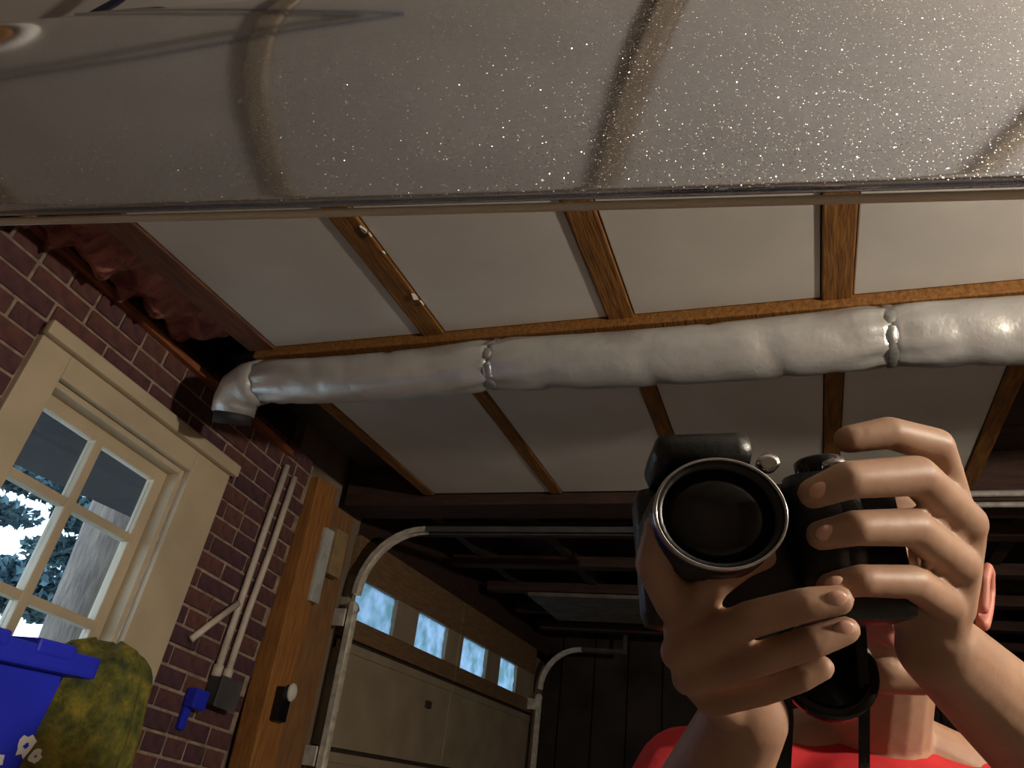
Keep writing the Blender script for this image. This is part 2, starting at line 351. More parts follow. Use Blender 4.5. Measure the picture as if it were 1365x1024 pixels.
for i, (z0, z1) in enumerate(secs):
    for s, (y0, y1) in enumerate(((DY0, DM-.012), (DM+.012, DY1))):
        if i == 0:
            wins = ((3.47, 3.92), (4.20, 4.64)) if s == 0 else ((4.90, 5.36), (5.63, 6.02))
            zlo, zhi = 1.935, 2.135
            dpart('top_rail', y0, y1, zhi, z1, door_rail, .025); dpart('bottom_rail', y0, y1, z0, zlo, door_rail, .025)
            ys = [y0, wins[0][0], wins[0][1], wins[1][0], wins[1][1], y1]
            for a, b in ((0, 1), (2, 3), (4, 5)): dpart('stile', ys[a], ys[b], zlo, zhi, door_m, .022)
            for a, b in wins:
                bm = bmesh.new(); n = 12
                vs = [[bm.verts.new((DX-.008+.012*random.random(), a-.01+(b-a+.02)*p/n, zlo-.01+(zhi-zlo+.02)*q/6)) for q in range(7)] for p in range(n+1)]
                for p in range(n):
                    for q in range(6): bm.faces.new((vs[p][q], vs[p+1][q], vs[p+1][q+1], vs[p][q+1]))
                fin('window_film', bm, film_m, door, True)
        else:
            dpart('panel', y0, y1, z0, z1, door_m, .012)
            dpart('panel_rail', y0, y1, z1-.045, z1, door_m, .02)
    dpart('seam_strip', DY0, DY1, z0-.022, z0, door_gap, -.004)
dpart('centre_strip', DM-.012, DM+.012, 0.02, 2.34, door_gap, -.002)
dpart('hasp', 4.48, 4.54, 1.64, 1.68, door_gap, .03)
# tracks
def track(name, y, label, zturn=2.02, xend=-.5):
    t = empty(name, (DX+.09, y, 0)); tag(t, label, 'door track', 'tracks of the garage door')
    pts = [(DX+.09, y, 0.0), (DX+.09, y, 1.0), (DX+.09, y, zturn-.05)]
    R = .34
    arc = [(DX+.09+R-R*math.cos(a), y, zturn+R*math.sin(a)) for a in [k*math.pi/2/10 for k in range(11)]]
    def ch(name2, path):       # flat channel: web and two lips
        bm = bmesh.new()
        for off, wd, th in ((0, .05, .004), (.023, .004, .03), (-.023, .004, .03)):
            prev = None
            for i, p in enumerate(path):
                p = Vector(p); d = (Vector(path[min(i+1, len(path)-1)])-Vector(path[max(i-1, 0)])).normalized(); n = Vector((d.z, 0, -d.x))
                o = p+Vector((0, off, 0)); rg = []
                for sy, sn in ((-1, 0), (1, 0), (1, 1), (-1, 1)): rg.append(bm.verts.new(o+Vector((0, sy*wd/2, 0))+n*(sn*th)))
                if prev:
                    for k in range(4): bm.faces.new((prev[k], prev[(k+1) % 4], rg[(k+1) % 4], rg[k]))
                else: bm.faces.new(rg[::-1])
                prev = rg
            bm.faces.new(prev)
        return fin(name2, bm, galv, t)
    ch('upright_rail', pts); ch('curved_rail', arc); ch('level_rail', [arc[-1], (xend, y, zturn+R)]).data.materials[0] = box_m  # level rail takes a dark metal to stand for the shade on it
    for z in (.5, 1.3, 1.9): box('bracket', DX-.0, DX+.09, y-.045, y-.03, z-.04, z+.04, galv, t)
    box('hanger_strap', xend-.03, xend, y-.006, y+.006, zturn+R, 2.60, box_m, t)  # hanger darkened by its material as well, in place of shade
    bm = bmesh.new(); lathe(bm, [(.012, -.05), (.012, -.02), (.026, -.02), (.03, 0), (.026, .02), (.006, .02)], 16, Matrix.Translation((DX+.10, y, 1.955)) @ Matrix.Rotation(math.pi/2, 4, 'X')); fin('roller', bm, white_pl, t, True)
track('door_track', 3.33, 'curved galvanised steel door track beside the orange wooden post')
track('door_track', 6.38, 'curved steel door track at the far edge of garage door', xend=-1.35)

# ------------------------------------------------------------------ post, pipes and fittings on the wall
post = empty('wooden_post', (-2.06, 2.86, 0)); tag(post, 'orange-brown timber post between the brick wall and garage door', 'post')
box('post_face', -2.13, -2.03, 2.80, 2.96, 0, 2.42, orange_wood, post, .006)
box('side_board', -2.15, -2.06, 2.965, 3.20, 0, 2.36, mat('pale_side_board', (.30, .16, .065), .7, col2=(.2, .095, .04), vscale=8, stretch=(8, 8, 1)), post, .005)
wp = box('pale_strip', -2.03, -2.01, 2.915, 2.985, 1.89, 2.22, None, None, .004); wp.data.materials.append(mat('bluish_plastic', (.50, .53, .52), .5))
wp.name = 'plastic_strip'; tag(wp, 'short pale bluish strip fixed to the top of the orange post', 'strip')
bx = box('wooden_block', -2.05, -2.0, 2.995, 3.09, 2.03, 2.24, mat('tan_block', (.34, .24, .12), .7), None, .004); tag(bx, 'tan wooden block beside the pale strip at top of post', 'block')
sw = empty('door_button', (-2.03, 2.885, 1.48)); tag(sw, 'black push button box with white knob on orange post', 'switch')
box('switch_plate', -2.032, -1.995, 2.85, 2.92, 1.40, 1.53, black_pl, sw, .006)
bm = bmesh.new(); bmesh.ops.create_uvsphere(bm, u_segments=16, v_segments=10, radius=.03, matrix=Matrix.Translation((-1.99, 2.905, 1.515)) @ Matrix.Diagonal((.6, .9, 1.2, 1))); fin('knob', bm, white_pl, sw, True)
def wy(y, z, x=WX+.03): v = WR @ Vector((x, y, z)); return v
c1 = tube('conduit', [wy(2.475, 1.56), wy(2.478, 1.8), wy(2.482, 2.1), wy(2.49, 2.40)], .0135, conduit_m); tag(c1, 'pale wall conduit with a short angled branch, nearer the window', 'conduit', 'conduits on the brick wall')
c2 = tube('conduit', [wy(2.535, 1.565), wy(2.538, 1.8), wy(2.555, 2.05), wy(2.56, 2.38)], .0135, conduit_m); tag(c2, 'pale straight wall conduit without a branch, nearer the orange post', 'conduit', 'conduits on the brick wall')
br = tube('branch_pipe', [wy(2.462, 1.80, WX+.035), wy(2.36, 1.69, WX+.03), wy(2.29, 1.615, WX+.03)], .0125, conduit_m, c1)
for cc, yy in ((c1, 2.475), (c2, 2.535)):
    tube('end_fitting', [wy(yy, 1.575), wy(yy, 1.535)], .019, conduit_m, cc)
jb = empty('junction_box', wy(2.52, 1.50)); tag(jb, 'dark metal junction box under the two wall conduits', 'electrical box')
bm = bmesh.new(); abox(bm, WX+.012, WX+.07, 2.465, 2.58, 1.44, 1.535, .006, WR); fin('box_body', bm, box_m, jb)
bm = bmesh.new(); abox(bm, WX+.07, WX+.075, 2.46, 2.585, 1.435, 1.54, .002, WR); cp = fin('cover_plate', bm, mat('cover_plate', (.14, .14, .14), .5, metal=.5), jb)
bb = empty('blue_bracket', wy(2.40, 1.44)); tag(bb, 'small bright blue plastic hook on the brick wall', 'hook')
bm = bmesh.new(); abox(bm, WX+.012, WX+.06, 2.375, 2.445, 1.41, 1.475, .008, WR); fin('hook_body', bm, blue_pl, bb)
bm = bmesh.new(); abox(bm, WX+.012, WX+.03, 2.38, 2.41, 1.34, 1.415, .005, WR); fin('hook_tail', bm, blue_pl, bb)

# ------------------------------------------------------------------ foil duct
dz, dy, dr = 2.338, 1.80, .08
duct = empty('foil_duct', (-.4, dy, dz)); tag(duct, 'silver foil-wrapped round duct running under the ceiling boards', 'duct')
def section(x0, x1, r0, r1, seed):
    rnd = random.Random(seed); n = int((x1-x0)/.02); seg = 40; bm = bmesh.new(); rings = []
    wr = [(rnd.uniform(x0, x1), rnd.uniform(0, 6.28), rnd.uniform(.01, .03), rnd.uniform(.3, 1.2), rnd.uniform(.002, .006)) for _ in range(int((x1-x0)*26))]
    for i in range(n+1):
        t = i/n; x = x0+(x1-x0)*t; rg = []
        pinch = 1-.10*math.exp(-((x-x0)/.035)**2)-.10*math.exp(-((x1-x)/.035)**2)
        for k in range(seg):
            a = 2*math.pi*k/seg; r = (r0+(r1-r0)*t)*pinch
            for wx, wa, ww, wl_, wh in wr:
                da = (a-wa+math.pi) % (2*math.pi)-math.pi
                r -= wh*math.exp(-((x-wx-da*.02)/ww)**2-(da/wl_)**2)
            r += .0022*math.sin(a*9+x*14)*max(math.exp(-((x-x0)/.1)**2), math.exp(-((x1-x)/.1)**2))*2
            sag = -.012*math.sin(math.pi*t)
            rg.append(bm.verts.new((x, dy+r*math.cos(a)*1.0, dz+sag+r*math.sin(a)*.97)))
        rings.append(rg)
    for a, b in zip(rings, rings[1:]):
        for k in range(seg): bm.faces.new((a[k], a[(k+1) % seg], b[(k+1) % seg], b[k]))
    bm.faces.new(rings[0]); bm.faces.new(rings[-1][::-1])
    fin('duct_section', bm, foil, duct, True)
J1, J2 = -.80, .235
section(-1.62, J1, .074, .078, 1); section(J1, J2, .079, .082, 2); section(J2, 1.25, .083, .084, 3); section(1.25, 2.55, .084, .084, 4)
for x, rr in ((J1, .079), (J2, .084), (1.25, .085)):
    bm = bmesh.new(); lathe(bm, [(rr*.88, -.013), (rr*.925, -.008), (rr*.925, .008), (rr*.88, .013)], 36, Matrix.Translation((x, dy, dz)) @ Matrix.Rotation(math.pi/2, 4, 'Y')); fin('clamp_band', bm, foil_dark, duct, True)
    box('hanger_strap', x-.008, x+.008, dy-rr*.2, dy+rr*.2, dz+rr*.9, CZ-.02, foil_dark, duct)
tube('elbow', [(-1.61, dy, dz), (-1.66, dy+.005, dz-.003), (-1.70, dy+.015, dz-.02), (-1.725, dy+.03, dz-.055), (-1.73, dy+.04, dz-.09)], [.073, .075, .074, .071, .068], foil, duct, 28)
tube('flex_stub', [(-1.73, dy+.04, dz-.08), (-1.735, dy+.055, dz-.12)], .062, rubber, duct, 24)
box('bay_shade_sheet', -2.03, -1.665, 2.02, 3.12, 2.60, 2.63, box_m, ceil, .004)  # dark sheet added to stand for the shade inside the open bay
# right side: pipe below the far beam
pp = empty('steel_pipe', (1.4, 3.12, 2.42)); tag(pp, 'grey twin steel pipe running along the dark cross beam', 'pipe')
tube('upper_pipe', [(.45, 3.12, 2.425), (2.5, 3.12, 2.43)], .013, galv, pp); tube('lower_pipe', [(.45, 3.13, 2.385), (2.5, 3.13, 2.39)], .011, galv, pp)
for x in (.5, 1.3, 2.1): box('pipe_clip', x, x+.03, 3.10, 3.142, 2.37, 2.445, box_m, pp, .003)

# ------------------------------------------------------------------ bench, blue bin, draped bundle
binr = empty('recycling_bin', (-1.55, 1.0, 0)); tag(binr, 'bright blue plastic recycling bin with worn white marking', 'bin')
BZ = 1.392
bm = bmesh.new()
y0, y1, x0, x1 = .72, 1.262, -1.80, -1.375
b_ = [(x0+.07, y0+.07, .03), (x1-.10, y0+.07, .03), (x1-.10, y1-.11, .03), (x0+.07, y1-.11, .03)]; t_ = [(x0, y0, BZ-.03), (x1, y0, BZ-.03), (x1, y1, BZ-.03), (x0, y1, BZ-.03)]
vb = [bm.verts.new(p) for p in b_]; vt = [bm.verts.new(p) for p in t_]
for k in range(4): bm.faces.new((vb[k], vb[(k+1) % 4], vt[(k+1) % 4], vt[k]))
bm.faces.new(vb[::-1]); bm.faces.new(vt)
es = [e for e in bm.edges if abs(e.verts[0].co.z-e.verts[1].co.z) > .1]
bmesh.ops.bevel(bm, geom=es, offset=.03, segments=4, affect='EDGES'); fin('bin_body', bm, blue_pl, binr)
bm = bmesh.new(); abox(bm, x0-.02, x1+.025, y0-.02, y1+.028, BZ-.035, BZ+.008, .008); lid = fin('lid', bm, blue_pl, binr)
for yy in (.80, .98, 1.13): box('lid_rib', x0-.01, x1+.028, yy, yy+.09, BZ-.01, BZ+.018, blue_pl, lid, .006)
# recycling mark: three worn white strokes on the face toward the room, on the body plane
for yy in (y0+.05, y1-.13):
    bm = bmesh.new(); lathe(bm, [(.05, -.025), (.09, -.025), (.10, -.015), (.10, .015), (.09, .025), (.05, .025)], 24, Matrix.Translation((x0+.07, yy, .10)) @ Matrix.Rotation(math.pi/2, 4, 'X')); fin('wheel', bm, rubber, binr, True)
box('foot', x1-.22, x1-.12, y0+.12, y1-.16, 0, .04, rubber, binr, .004)
def face_x(z): return x1-.10*(1-(z-.03)/(BZ-.06))+.0015
bm = bmesh.new()
def blot(cy, cz, r, seed, hole=0):
    rn = random.Random(seed); n = 14; out = []; inn = []
    for k in range(n):
        a = 2*math.pi*k/n; q = r*(.75+.5*rn.random()); y = cy+q*math.cos(a); z = cz+q*math.sin(a); out.append(bm.verts.new((face_x(z), y, z)))
        q2 = hole*(.7+.5*rn.random()); y = cy+q2*math.cos(a); z = cz+q2*math.sin(a); inn.append(bm.verts.new((face_x(z), y, z)))
    for k in range(n): bm.faces.new((out[k], out[(k+1) % n], inn[(k+1) % n], inn[k]))
blot(1.215, 1.228, .019, 1, .006); blot(1.245, 1.212, .013, 2, .003); blot(1.17, 1.20, .012, 3, .003)
fin('white_marking', bm, white_pl, binr)
# draped bundle
bd = empty('draped_bundle', (-1.62, 1.62, 0)); tag(bd, 'mossy olive camouflage cloth draped over a bundle beside the blue bin', 'cloth')
bm = bmesh.new(); seg, hn = 56, 80; rings = []
for j in range(hn+1):
    t = j/hn; z = .0+1.468*t; rg = []
    for k in range(seg):
        a = 2*math.pi*k/seg
        prof = (1.12-.28*t)*(1 if t < .94 else math.sqrt(max(0, 1-((t-.94)/.06)**2))*.7+.3)
        rr = prof*(1+.07*math.sin(5*a+t*3)+.04*math.sin(11*a-t*7)+.03*math.sin(t*37+a*2))
        rg.append(bm.verts.new((-1.66+.135*rr*math.cos(a), 1.63+.155*rr*math.sin(a)-.04*t, z+.012*math.sin(3*a+1)*t)))
    rings.append(rg)
for a, b in zip(rings, rings[1:]):
    for k in range(seg): bm.faces.new((a[k], a[(k+1) % seg], b[(k+1) % seg], b[k]))
bm.faces.new(rings[0][::-1]); bm.faces.new(rings[-1]); fin('cloth_drape', bm, moss, bd, True)
bm = bmesh.new(); lathe(bm, [(.10, .0), (.11, .03), (.09, 1.3), (.07, 1.38)], 20, Matrix.Translation((-1.66, 1.61, 0))); fin('bundle_core', bm, rubber, bd, True)

# ------------------------------------------------------------------ outside the window
struct(box('ground_outside', -14, -2.45, -6, 14, -.3, -.2, ground_m))
ev = box('roof_eave', -2.85, -2.25, -1, 3.0, 2.16, 2.22, eave_m, None, .005); tag(ev, 'dark roof eave seen through the top window panes', 'eave')
tree = empty('tree', (-3.55, 3.12, -.2)); tag(tree, 'thick grey-brown tree trunk with drooping foliage outside the window', 'tree')
bm = bmesh.new(); n = 26; rings = []
for j in range(n+1):
    z = -.25+5.5*j/n; rg = []
    for k in range(18):
        a = 2*math.pi*k/18; r_ = (.15-.012*j/n*2)*(1+.06*math.sin(a*5+j*.4)+.03*random.random())
        rg.append(bm.verts.new((-3.55+.05*j/n+r_*math.cos(a), 3.08+.12*j/n+r_*math.sin(a), z)))
    rings.append(rg)
for a, b in zip(rings, rings[1:]):
    for k in range(18): bm.faces.new((a[k], a[(k+1) % 18], b[(k+1) % 18], b[k]))
fin('trunk', bm, bark, tree, True)
def leaves(bm, c, rad, n, s, rn):
    for _ in range(n):
        d = Vector((rn.gauss(0, 1), rn.gauss(0, 1), rn.gauss(0, 1))).normalized()*rn.random()**.4
        p = Vector(c)+Vector((d.x*rad[0], d.y*rad[1], d.z*rad[2])); q = Matrix.Rotation(rn.uniform(0, 6.28), 3, Vector((rn.random()-.5, rn.random()-.5, rn.random()-.5)).normalized())
        u = q @ Vector((s, 0, 0)); w = q @ Vector((0, s*.45, 0)); vv = [bm.verts.new(p+x) for x in (-u, w, u, -w)]; bm.faces.new(vv)
rn = random.Random(3); bm = bmesh.new()
for c, r_, n in (((-4.5, 3.45, 2.80), (.3, .5, .10), 420), ((-4.5, 3.3, 2.62), (.3, .35, .05), 200), ((-4.4, 3.75, 2.55), (.3, .25, .12), 300), ((-4.5, 3.55, 2.02), (.3, .5, .17), 800), ((-4.6, 3.2, 2.42), (.3, .3, .05), 160), ((-4.7, 3.9, 2.35), (.3, .3, .10), 220), ((-4.6, 3.15, 2.72), (.3, .3, .05), 160)):
    leaves(bm, c, r_, n*4, .038, rn)
fo = fin('foliage', bm, leaf_m, tree); fo['kind'] = 'stuff'
hedge = empty('shrub', (-5.2, 3.2, -.2)); tag(hedge, 'dense blue-green shrub filling the lower window panes outside', 'shrub')
bm = bmesh.new(); leaves(bm, (-5.2, 3.2, .75), (.5, 1.5, .95), 2600, .09, rn); fo = fin('leaf_mass', bm, leaf_m, hedge); fo['kind'] = 'stuff'
bm = bmesh.new(); sweep(bm, [(-5.2, 3.2, -.25), (-5.2, 3.25, .8)], [.06, .03], 10); fin('stem', bm, bark, hedge, True)

# ------------------------------------------------------------------ glossy car panel overhead
E0 = Vector((-.566, .300, 1.600)); E1 = Vector((.136, .416, 1.600)); ed = (E1-E0).normalized(); nn = Vector((ed.y, -ed.x, 0))     # nn faces the viewer
CREASE0 = None
car = empty('car_panel', (-.2, .4, 1.6)); tag(car, 'glossy silver-grey metal-flake car body panel with a sharp lower crease', 'car panel')
def ztop(s): return 2.20-.22*min(max(s, -.3), .75)/.75
bm = bmesh.new(); ns, nz = 70, 60; front = []
A0, A1, HH = 5, 34, .5
def prof(h):       # setback of the panel at height h above the crease
    # normal tilts from A0 to A1 over HH
    steps = 40; y = 0
    for i in range(steps):
        hh = h*(i+.5)/steps; a = math.radians(A0+(A1-A0)*hh/HH); y += math.tan(a)*h/steps
    return y
PT = [prof(HH*1.3*i/100) for i in range(101)]
def pf(h): i = min(max(h/(HH*1.3)*100, 0), 99.99); k = int(i); return PT[k]+(PT[k+1]-PT[k])*(i-k)
for i in range(ns+1):
    s = -.45+1.35*i/ns; base = E0+ed*s; zt = ztop(s); rowv = []
    for j in range(-6, nz+3):
        if j < 0:     # the rolled edge under the crease
            a = math.radians(-j*15); q = base-nn*(.0016*(1-math.cos(a)))+Vector((0, 0, -.0012*math.sin(a)))
        else:
            h = (0, .001, .004)[j] if j < 3 else (zt-1.6)*(j-2)/nz; q = base-nn*pf(h)+Vector((0, 0, h))
        rowv.append(bm.verts.new(q))
    front.append(rowv[5::-1]+rowv[6:])
for a, b in zip(front, front[1:]):
    for k in range(len(a)-1): bm.faces.new((a[k], b[k], b[k+1], a[k+1]))
sk = fin('painted_skin', bm, paint, car, True)
so = sk.modifiers.new('thickness', 'SOLIDIFY'); so.thickness = .006; so.offset = -1
bm = bmesh.new(); sweep(bm, [E0+ed*(-.45+1.35*i/40)-nn*.0048+Vector((0, 0, -.0040)) for i in range(41)], .003, 12); fin('reflected_band', bm, mat('pale_reflection', (.72, .68, .56), .35, var=.04), car, True)  # pale strip coloured to stand for the bright reflection along the crease

# ------------------------------------------------------------------ bare bulb on a stand
LB = Vector((1.55, .50, 1.95))
lamp = empty('floor_lamp', (LB.x, LB.y, 0)); tag(lamp, 'bare warm light bulb on a thin black floor stand', 'lamp')
bm = bmesh.new(); lathe(bm, [(.012, -.055), (.02, -.045), (.034, -.02), (.038, .004), (.033, .024), (.02, .036), (.006, .041)], 24, Matrix.Translation(LB)); fin('bulb', bm, bulb_m, lamp, True)
def lz(prof): 
    b_ = bmesh.new(); lathe(b_, prof, 20, Matrix.Translation((LB.x, LB.y, 0))); return b_
fin('socket', lz([(.010, LB.z-.115), (.019, LB.z-.10), (.019, LB.z-.06), (.016, LB.z-.052)]), black_pl, lamp, True)
fin('pole', lz([(.010, .03), (.010, LB.z-.11)]), black_pl, lamp, True)
fin('base', lz([(.15, 0), (.15, .015), (.12, .025), (.012, .035)]), black_pl, lamp, True)

#PERSON
# ------------------------------------------------------------------ person holding a camera
def cone(bm, p, q, r0, r1, seg=18):
    p, q = Vector(p), Vector(q); n = 6
    sweep(bm, [p+(q-p)*(i/n) for i in range(n+1)], [r0+(r1-r0)*i/n for i in range(n+1)], seg)
def ball(bm, p, r, mtx=None, seg=20):
    r = r if hasattr(r, '__len__') else (r, r, r)
    R_ = mtx or Matrix.Identity(3); p = Vector(p); nv = seg//2
    top = bm.verts.new(p+R_ @ Vector((0, 0, r[2]))); bot = bm.verts.new(p-R_ @ Vector((0, 0, r[2]))); rows = []
    for j in range(1, nv):
        th = math.pi*j/nv; rows.append([bm.verts.new(p+R_ @ Vector((r[0]*math.sin(th)*math.cos(2*math.pi*k/seg), r[1]*math.sin(th)*math.sin(2*math.pi*k/seg), r[2]*math.cos(th)))) for k in range(seg)])
    for k in range(seg):
        k2 = (k+1) % seg; bm.faces.new((top, rows[0][k], rows[0][k2])); bm.faces.new((bot, rows[-1][k2], rows[-1][k]))
        for A, B in zip(rows, rows[1:]): bm.faces.new((A[k], B[k], B[k2], A[k2]))
def chain(bm, pts):       # pts: (point, radius)
    for i, (p, r) in enumerate(pts):
        ball(bm, p, r)
        if i: cone(bm, pts[i-1][0], p, pts[i-1][1], r)
def fused(name, bm, voxel, m, parent, smooth=4, fac=.5):
    bmesh.ops.recalc_face_normals(bm, faces=bm.faces)
    me = bpy.data.meshes.new(name); bm.to_mesh(me); bm.free(); o = bpy.data.objects.new(name, me); col.objects.link(o)
    r_ = o.modifiers.new('fuse', 'REMESH'); r_.mode = 'VOXEL'; r_.voxel_size = voxel
    sm = o.modifiers.new('soften', 'SMOOTH'); sm.iterations = smooth; sm.factor = fac
    dg = bpy.context.evaluated_depsgraph_get(); dg.update()
    m2 = bpy.data.meshes.new_from_object(o.evaluated_get(dg)); bpy.data.objects.remove(o); bpy.data.meshes.remove(me); m2.name = name
    m2.materials.clear(); return link(name, m2, m, parent, True)

NB = at(1166, 1004, .86)                       # base of the neck
XR = dirw(1, 0, 0); XR.z = 0; XR.normalize(); UP = Vector((0, 0, 1)); FW = -XR.cross(UP) if XR.cross(UP).y > 0 else XR.cross(UP)   # FW: the way the chest faces
FWv = Vector((XR.y, -XR.x, 0)); BR = Matrix((XR, FWv, UP)).transposed()
def bp(x, f, z): return NB+XR*x+FWv*f+UP*z
person = empty('person', (NB.x, NB.y, 0)); tag(person, 'person in a red T-shirt raising a black camera with both hands', 'person')
HC = at(1186, 768, .83); hx = dirw(1, 0, 0); hy = dirw(0, -1, 0); hz = dirw(0, 0, -1)
tl = Matrix.Rotation(math.radians(-6), 3, hz); hx, hy = tl @ hx, tl @ hy
yw = Matrix.Rotation(math.radians(-24), 3, hy); hx, hz = yw @ hx, yw @ hz
pt = Matrix.Rotation(math.radians(-17), 3, hx); hy, hz = pt @ hy, pt @ hz
HR = Matrix((hx, hy, hz)).transposed()
def hp(x, y, z): return HC+hx*x+hy*y+hz*z

def finger(bm, *p): chain(bm, [(at(a, b, c), r/1000) for a, b, c, r in p])
# -- hand closed round the camera grip
def hand_grip(bm):
    W = (1248, 862, .452)
    finger(bm, (1266, 664, .434, 11), (1248, 594, .420, 9.6), (1184, 577, .408, 8.8), (1130, 586, .403, 7.4))
    finger(bm, (1288, 698, .428, 11.5), (1222, 634, .396, 10.6), (1130, 640, .380, 9.6), (1084, 658, .382, 7.8))
    finger(bm, (1280, 754, .428, 11), (1216, 703, .396, 10), (1140, 704, .383, 9), (1094, 714, .386, 7.6))
    finger(bm, (1262, 806, .432, 10.5), (1216, 776, .400, 9), (1148, 774, .388, 8.2), (1106, 782, .390, 7))
    for k, (x, y, d) in enumerate(((1266, 666, .438), (1286, 702, .432), (1278, 754, .432), (1260, 806, .436))):
        finger(bm, (x, y, d, 11.5), ((x+W[0])/2+4, (y+W[1])/2, (d+W[2])/2, 13.5), (W[0]-10+k*2, W[1]-14, W[2], 15))
    for a, b in (((1264, 676, .440), (1278, 712, .436)), ((1278, 712, .436), (1270, 760, .436)), ((1270, 760, .436), (1254, 808, .438))):
        finger(bm, (*a, 10.5), (*b, 10.5))
    finger(bm, (1225, 800, .446, 16), (1240, 845, .450, 19), (*W, 21))
    finger(bm, (1210, 800, .448, 16), (1170, 770, .470, 13), (1128, 735, .482, 11), (1096, 705, .484, 9))    # thumb behind the body
# -- hand under the lens
def hand_lens(bm):
    W = (992, 952, .455)
    finger(bm, (908, 844, .414, 9.8), (950, 776, .394, 9), (990, 750, .398, 8.2), (1018, 742, .408, 7))
    finger(bm, (904, 870, .408, 9.8), (1000, 826, .380, 9.2), (1074, 806, .374, 8.4), (1118, 800, .374, 7.4))
    finger(bm, (918, 904, .410, 9.4), (1014, 878, .386, 8.6), (1084, 856, .380, 8), (1128, 840, .382, 7))
    finger(bm, (948, 934, .420, 9), (1018, 920, .400, 7.8), (1066, 904, .394, 7.2), (1096, 890, .394, 6.4))
    for k, (x, y, d) in enumerate(((912, 850, .420), (910, 876, .416), (926, 906, .418), (952, 930, .426))):
        finger(bm, (x, y, d, 9.5), ((x+W[0])/2, (y+W[1])/2, (d+W[2])/2, 13), (W[0], W[1]-12, W[2], 16))
    for a, b in (((918, 856, .424), (918, 880, .420), ), ((918, 880, .420), (934, 906, .422)), ((934, 906, .422), (956, 924, .428))):
        finger(bm, (*a, 10.5), (*b, 10.5))
    finger(bm, (960, 890, .440, 17), (982, 925, .448, 20), (*W, 22))
    finger(bm, (950, 880, .440, 15), (904, 812, .418, 11.5), (872, 752, .396, 10), (880, 704, .388, 8))     # thumb up the side of the lens

S1, S2 = bp(.205, 0, -.055), bp(-.205, 0, -.055)
W1, W2 = at(1250, 862, .453), at(994, 956, .456)
E1, E2 = at(1450, 1050, .62), at(820, 1310, .58)
bm = bmesh.new()
hand_grip(bm); hand_lens(bm)
chain(bm, [(W1, .0235), (W1.lerp(E1, .3), .031), (W1.lerp(E1, .65), .039), (E1, .038), (E1.lerp(S1, .5), .044), (S1, .05)])
chain(bm, [(W2, .0245), (W2.lerp(E2, .3), .033), (W2.lerp(E2, .65), .040), (E2, .038), (E2.lerp(S2, .5), .044), (S2, .05)])
# torso
ball(bm, bp(0, .0, -.17), (.165, .10, .19), BR); ball(bm, bp(0, 0, -.42), (.15, .095, .22), BR); ball(bm, bp(0, 0, -.58), (.16, .105, .12), BR)
chain(bm, [(S1, .045), (bp(.05, -.01, .005), .042), (bp(-.05, -.01, .005), .042), (S2, .045)])
# neck and head
chain(bm, [(bp(0, -.01, -.04), .066), (bp(0, 0, .02), .058), (hp(0, -.075, -.025), .055)])
ball(bm, hp(0, .032, -.02), (.076, .092, .094), HR, 28); ball(bm, hp(0, -.03, .018), (.063, .082, .073), HR, 28)
ball(bm, hp(0, -.096, .052), (.026, .02, .024), HR)
chain(bm, [(hp(-.058, -.055, .0), .018), (hp(-.03, -.094, .045), .02), (hp(0, -.1, .054), .02), (hp(.03, -.094, .045), .02), (hp(.058, -.055, 0), .018)])
chain(bm, [(hp(0, .02, .086), .009), (hp(0, -.022, .108), .0125)])
for s in (-1, 1):
    ball(bm, hp(s*.012, -.027, .096), .009)
    chain(bm, [(hp(s*.045, .028, .070), .010), (hp(s*.012, .030, .086), .010)])
    ball(bm, hp(s*.045, -.018, .062), (.02, .016, .018), HR)
    # ear: rim, lobe and bowl
    ec = hp(s*.078, -.002, -.012)
    def ep(u, v, w=0): return ec+hx*(s*(.010+w))+hy*v+hz*(-u)
    chain(bm, [(ep(-.008, -.014), .006), (ep(-.004, .016), .006), (ep(.006, .031, .004), .0055), (ep(.019, .028, .008), .0055), (ep(.024, .010, .010), .0055), (ep(.016, -.012, .008), .0055), (ep(.004, -.028, .002), .0075)])
    ball(bm, ep(.008, .004, -.004), (.006, .026, .017), HR)
chain(bm, [(hp(-.022, -.060, .080), .006), (hp(0, -.056, .089), .008), (hp(.022, -.060, .080), .006)])
chain(bm, [(hp(-.018, -.066, .080), .006), (hp(0, -.070, .087), .008), (hp(.018, -.066, .080), .006)])
body = fused('body', bm, .0021, skin, person, 6, .5)
body.data.materials.append(skin_ear); body.data.materials.append(lip_m)
n = len(body.data.polygons); cen = np.empty(n*3); body.data.polygons.foreach_get('center', cen); cen = cen.reshape(-1, 3)
idx = np.zeros(n, dtype=np.int32)
for s in (-1, 1):
    e = np.array(hp(s*.09, 0, -.018)); rel = (cen-e) @ np.array(HR); idx[(np.abs(rel[:, 0]) < .016) & (np.abs(rel[:, 1]) < .045) & (np.abs(rel[:, 2]) < .035)] = 1
rel = (cen-np.array(hp(0, -.063, .09))) @ np.array(HR); idx[((rel[:, 0]/.026)**2+(rel[:, 1]/.0125)**2 < 1) & (np.abs(rel[:, 2]) < .02)] = 2
body.data.polygons.foreach_set('material_index', idx)
for s in (-1, 1):
    bm = bmesh.new(); ball(bm, hp(s*.031, .010, .0755), .0125); ey = fin('eye', bm, eye_m, person, True)
    bm = bmesh.new(); ball(bm, hp(s*.031, .009, .0855), (.0055, .0055, .003), HR); fin('iris', bm, iris_m, ey, True)
bm = bmesh.new()
ball(bm, hp(0, .052, -.034), (.081, .083, .090), HR, 28); ball(bm, hp(0, .012, -.062), (.074, .080, .062), HR, 24)
for s in (-1, 1): chain(bm, [(hp(s*.068, .055, .012), .014), (hp(s*.0735, .022, .006), .008), (hp(s*.074, .004, .006), .006)])
